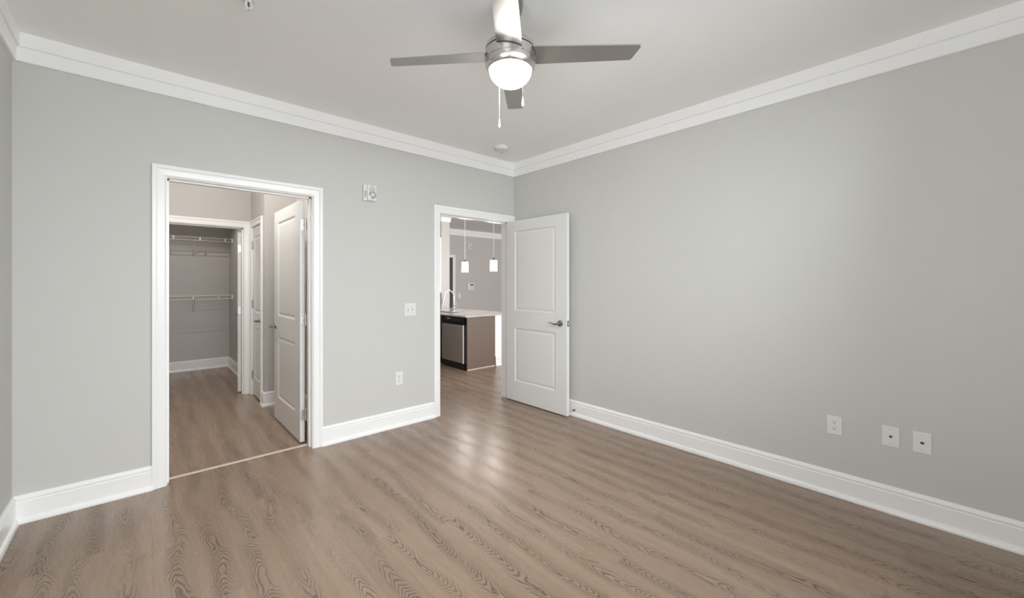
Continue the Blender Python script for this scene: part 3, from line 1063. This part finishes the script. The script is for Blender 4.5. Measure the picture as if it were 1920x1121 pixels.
def flush_light(name, loc, power, label, rad=0.13, drop=0.10):
    o = empty(name, loc)
    tag(o, label, 'ceiling light')
    new('mounting_pan', lathe(bmesh.new(), [(rad * 1.05, 0), (rad * 1.05, -0.02), (rad, -0.025)], 40), NICKEL, o, True)
    pr = [(rad, -0.022)]
    for k in range(1, 11):
        a = k / 10 * PI / 2
        pr.append((max(0.001, rad * math.cos(a)), -0.022 - (drop - 0.022) * math.sin(a)))
    new('diffuser', lathe(bmesh.new(), pr, 40), DOME, o, True)
    point(name + '_lamp', (loc[0], loc[1], loc[2] - drop - 0.03), power, (1.0, 0.955, 0.915), 0.035)
    return o


cl = empty('closet_downlight', (-2.88, 2.97, 2.56))
tag(cl, 'recessed closet downlight out of view above the shelves', 'ceiling light')
new('trim_ring', lathe(bmesh.new(), [(0.085, 0), (0.085, -0.004), (0.062, -0.008), (0.060, 0.0)], 36), PLAST, cl, True)
new('diffuser', lathe(bmesh.new(), [(0.060, -0.002), (0.040, -0.005), (0.002, -0.006)], 32), DOME, cl, True)
ld = bpy.data.lights.new('closet_downlight_lamp', 'SPOT')
ld.energy, ld.color, ld.shadow_soft_size, ld.spot_size, ld.spot_blend = 27, (1.0, 0.93, 0.87), 0.018, math.radians(146), 0.25
lo = bpy.data.objects.new('closet_downlight_lamp', ld)
COL.objects.link(lo)
lo.location = (-2.88, 2.97, 2.53)
flush_light('hall_ceiling_light', (-2.90, 0.78, H), 36, 'hall ceiling light out of view above the doorway')
flush_light('kitchen_fill_light', (-0.2, 2.2, H), 10, 'unseen ceiling light added to brighten the kitchen')  # extra unseen lamp, added as kitchen fill

# ------------------------------------------------------------------ kitchen peninsula
CT0, CT1 = 0.815, 0.838
pc = empty('peninsula_cabinet', (0.43, 1.52, 0))
tag(pc, 'taupe end panel cabinet closing the kitchen peninsula', 'cabinet')
new('end_panel', B(0.0, 0.555, 0.0, 0.022, 0, CT0), BROWN, pc, bevel=0.001)
new('bottom_trim', B(0.0, 0.555, -0.008, 0.0, 0, 0.016), EDGE, pc, bevel=0.002)
new('filler_strip', B(-0.004, 0.02, 0.022, 0.052, 0, CT0), BLACK, pc)

dw = empty('dishwasher', (0.415, 1.575, 0))
tag(dw, 'stainless front dishwasher with black control strip', 'dishwasher')
new('tub', B(0.022, 0.555, 0.004, 0.604, 0.02, 0.64), BLACK, dw)
new('control_panel', B(-0.012, 0.024, 0.0, 0.608, 0.690, CT0 - 0.012), BLACK, dw, bevel=0.004)
f_ = new('door_panel', B(-0.020, 0.022, 0.014, 0.594, 0.105, 0.684), STEEL, dw, bevel=0.004)
new('edge_highlight', B(-0.021, 0.0, 0.006, 0.0135, 0.100, 0.690), PLAST, dw)  # white strip painted for the light caught on the door side
new('kick_plate', B(0.0, 0.022, 0.0, 0.608, 0.0, 0.098), BLACK, dw)
hp = new('handle_pocket', B(-0.0150, -0.0115, 0.05, 0.56, 0.742, 0.790), plain('dark_grey_panel', (0.03, 0.033, 0.035), 0.2), dw, bevel=0.0015)
new('control_mark', B(-0.0158, -0.0148, 0.37, 0.45, 0.768, 0.782), PLASTG, hp)

sb = empty('sink_cabinet', (0.43, 2.19, 0))
tag(sb, 'dark sink base cabinet beyond the dishwasher', 'cabinet')
new('carcass', B(0.03, 0.553, 0.006, 1.34, 0.10, 0.62), BROWND, sb)
new('toe_kick', B(0.06, 0.08, 0.006, 1.34, 0, 0.10), BLACK, sb)
new('top_rail', B(0.0, 0.03, 0.006, 1.34, 0.70, CT0), BROWND, sb)
for k in range(3):
    d_ = new('cabinet_door', B(0.008, 0.03, 0.010 + k * 0.445, 0.447 + k * 0.445, 0.105, 0.695), BROWND, sb, bevel=0.003)
    new('pull', tube(bmesh.new(), [(0.008, 0.06 + k * 0.445, 0.56), (-0.020, 0.06 + k * 0.445, 0.56), (-0.020, 0.06 + k * 0.445, 0.66), (0.008, 0.06 + k * 0.445, 0.66)], 0.005, 8), SATIN, d_)

# countertop with a sink cut-out
bm = bmesh.new()
xs, ys = [0.378, 0.478, 0.735, 1.36], [1.488, 2.12, 2.76, 3.555]
cache = {}
def V_(x, y, z):
    k = (x, y, z)
    if k not in cache:
        cache[k] = bm.verts.new(k)
    return cache[k]
for i in range(3):
    for j in range(3):
        if i == 1 and j == 1:
            continue
        for z in (CT0, CT1):
            bm.faces.new((V_(xs[i], ys[j], z), V_(xs[i + 1], ys[j], z), V_(xs[i + 1], ys[j + 1], z), V_(xs[i], ys[j + 1], z)))
def side_(a, b):
    bm.faces.new((V_(*a, CT0), V_(*b, CT0), V_(*b, CT1), V_(*a, CT1)))
for i in range(3):
    side_((xs[i], ys[0]), (xs[i + 1], ys[0]))
    side_((xs[i], ys[3]), (xs[i + 1], ys[3]))
    side_((xs[0], ys[i]), (xs[0], ys[i + 1]))
    side_((xs[3], ys[i]), (xs[3], ys[i + 1]))
side_((xs[1], ys[1]), (xs[2], ys[1]))
side_((xs[1], ys[2]), (xs[2], ys[2]))
side_((xs[1], ys[1]), (xs[1], ys[2]))
side_((xs[2], ys[1]), (xs[2], ys[2]))
tag(new('countertop', bm, GRAN), 'speckled grey stone countertop over the dishwasher', 'countertop')

bm = bmesh.new()
def rect(x0, x1, y0, y1, z):
    return [bm.verts.new(p) for p in ((x0, y0, z), (x1, y0, z), (x1, y1, z), (x0, y1, z))]
a = rect(0.470, 0.743, 2.112, 2.768, CT0 - 0.001)
b = rect(0.480, 0.733, 2.122, 2.758, CT0 - 0.001)
c = rect(0.490, 0.723, 2.132, 2.748, 0.665)
a2 = rect(0.470, 0.743, 2.112, 2.768, CT0 - 0.004)
c2 = rect(0.484, 0.729, 2.126, 2.754, 0.660)
for p, q in ((a, b), (b, c), (a, a2), (a2, c2)):
    for i in range(4):
        j = (i + 1) % 4
        bm.faces.new((p[i], p[j], q[j], q[i]))
bm.faces.new(c)
bm.faces.new(c2)
tag(new('kitchen_sink', bm, STEEL), 'stainless undermount sink set into the countertop', 'sink')

fc = empty('kitchen_faucet', (0.815, 2.45, CT1))
tag(fc, 'chrome gooseneck faucet at the kitchen sink', 'faucet')
new('faucet_base', lathe(bmesh.new(), [(0.030, 0), (0.030, 0.006), (0.024, 0.012), (0.023, 0.050), (0.026, 0.055), (0.026, 0.062), (0.022, 0.066), (0.020, 0.110), (0.014, 0.118)], 24), CHROME, fc, True)
pts = [(0, 0, 0.11), (0, 0, 0.20), (-0.002, 0, 0.255)]
for k in range(13):
    a_ = k / 12 * math.radians(165)
    pts.append((-0.100 + 0.100 * math.cos(a_), 0, 0.268 + 0.100 * math.sin(a_)))
new('gooseneck_spout', tube(bmesh.new(), pts, 0.0135, 14), CHROME, fc, True)
new('spray_head', tube(bmesh.new(), [(-0.198, 0, 0.285), (-0.208, 0, 0.235), (-0.218, 0, 0.175), (-0.221, 0, 0.155)], [0.0145, 0.018, 0.023, 0.021], 16), CHROME, fc, True)
new('lever', tube(bmesh.new(), [(0.0, -0.018, 0.080), (0.008, -0.045, 0.090), (0.016, -0.055, 0.135), (0.022, -0.058, 0.170)], [0.011, 0.010, 0.007, 0.006], 10), CHROME, fc, True)

# upper cabinet and tile beyond
uc = empty('wall_cabinet', (0.15, 3.40, 1.146))
tag(uc, 'white upper kitchen cabinet at the doorway edge', 'cabinet')
new('carcass', B(0, 1.018, 0.02, 0.318, 0, 1.092), TRIM, uc)
for k in range(2):
    d_ = new('cabinet_door', B(0.003 + k * 0.509, 0.506 + k * 0.509, 0, 0.02, 0.003, 1.089), TRIM, uc, bevel=0.002)
    new('pull', tube(bmesh.new(), [(0.47 + k * 0.08, 0, 0.05), (0.47 + k * 0.08, -0.025, 0.05), (0.47 + k * 0.08, -0.025, 0.15), (0.47 + k * 0.08, 0, 0.15)], 0.005, 8), SATIN, d_)
bs = new('trim_14', B(-1.25, 1.27, 3.700, 3.719, CT1, 1.146), TILE)
struct(bs, 'dark grey tile backsplash strip at the doorway edge', 'backsplash')
lc = empty('base_cabinet', (-1.24, 3.56, 0))
tag(lc, 'dark base cabinet run under the tile backsplash', 'cabinet')
new('carcass', B(0, 1.66, 0.0, 0.155, 0, CT0), BROWND, lc)

# ------------------------------------------------------------------ pendants
def pendant(loc, label):
    """loc = point on the ceiling"""
    o = empty('pendant_light', loc)
    tag(o, label, 'pendant light', 'glass pendants over the counter')
    new('canopy', lathe(bmesh.new(), [(0.06, 0), (0.06, -0.018), (0.050, -0.024), (0.008, -0.026)], 32), NICKEL, o, True)
    new('cord', tube(bmesh.new(), [(0, 0, -0.02), (0, 0, -1.0)], 0.0042, 8), WIRE, o, True)
    new('socket_cap', lathe(bmesh.new(), [(0.006, -0.985), (0.014, -0.990), (0.018, -1.002), (0.020, -1.022), (0.034, -1.026), (0.036, -1.034)], 24), SATIN, o, True)
    new('inner_shade', lathe(bmesh.new(), [(0.033, -1.036), (0.040, -1.060), (0.047, -1.110), (0.050, -1.165), (0.050, -1.192), (0.046, -1.194)], 28), SHADEE, o, True)
    new('outer_glass', lathe(bmesh.new(), [(0.036, -1.028), (0.055, -1.029), (0.058, -1.033), (0.060, -1.10), (0.062, -1.214), (0.059, -1.214), (0.057, -1.10), (0.055, -1.036), (0.036, -1.034)], 32, cap=False), SHADEG, o, True)
    for k in range(3):
        a_ = 2 * PI * k / 3 + 0.4
        new('shade_clip', lathe(bmesh.new(), [(0.004, -0.003), (0.004, 0.003)], 8, (0.050 * math.cos(a_), 0.050 * math.sin(a_), -1.036)), SATIN, o)
    return o


pendant((1.0, 1.575, H), 'lit glass pendant nearer the open door, the right of the pair')
pendant((1.0, 2.372, H), 'lit glass pendant farther from the open door, above the faucet')
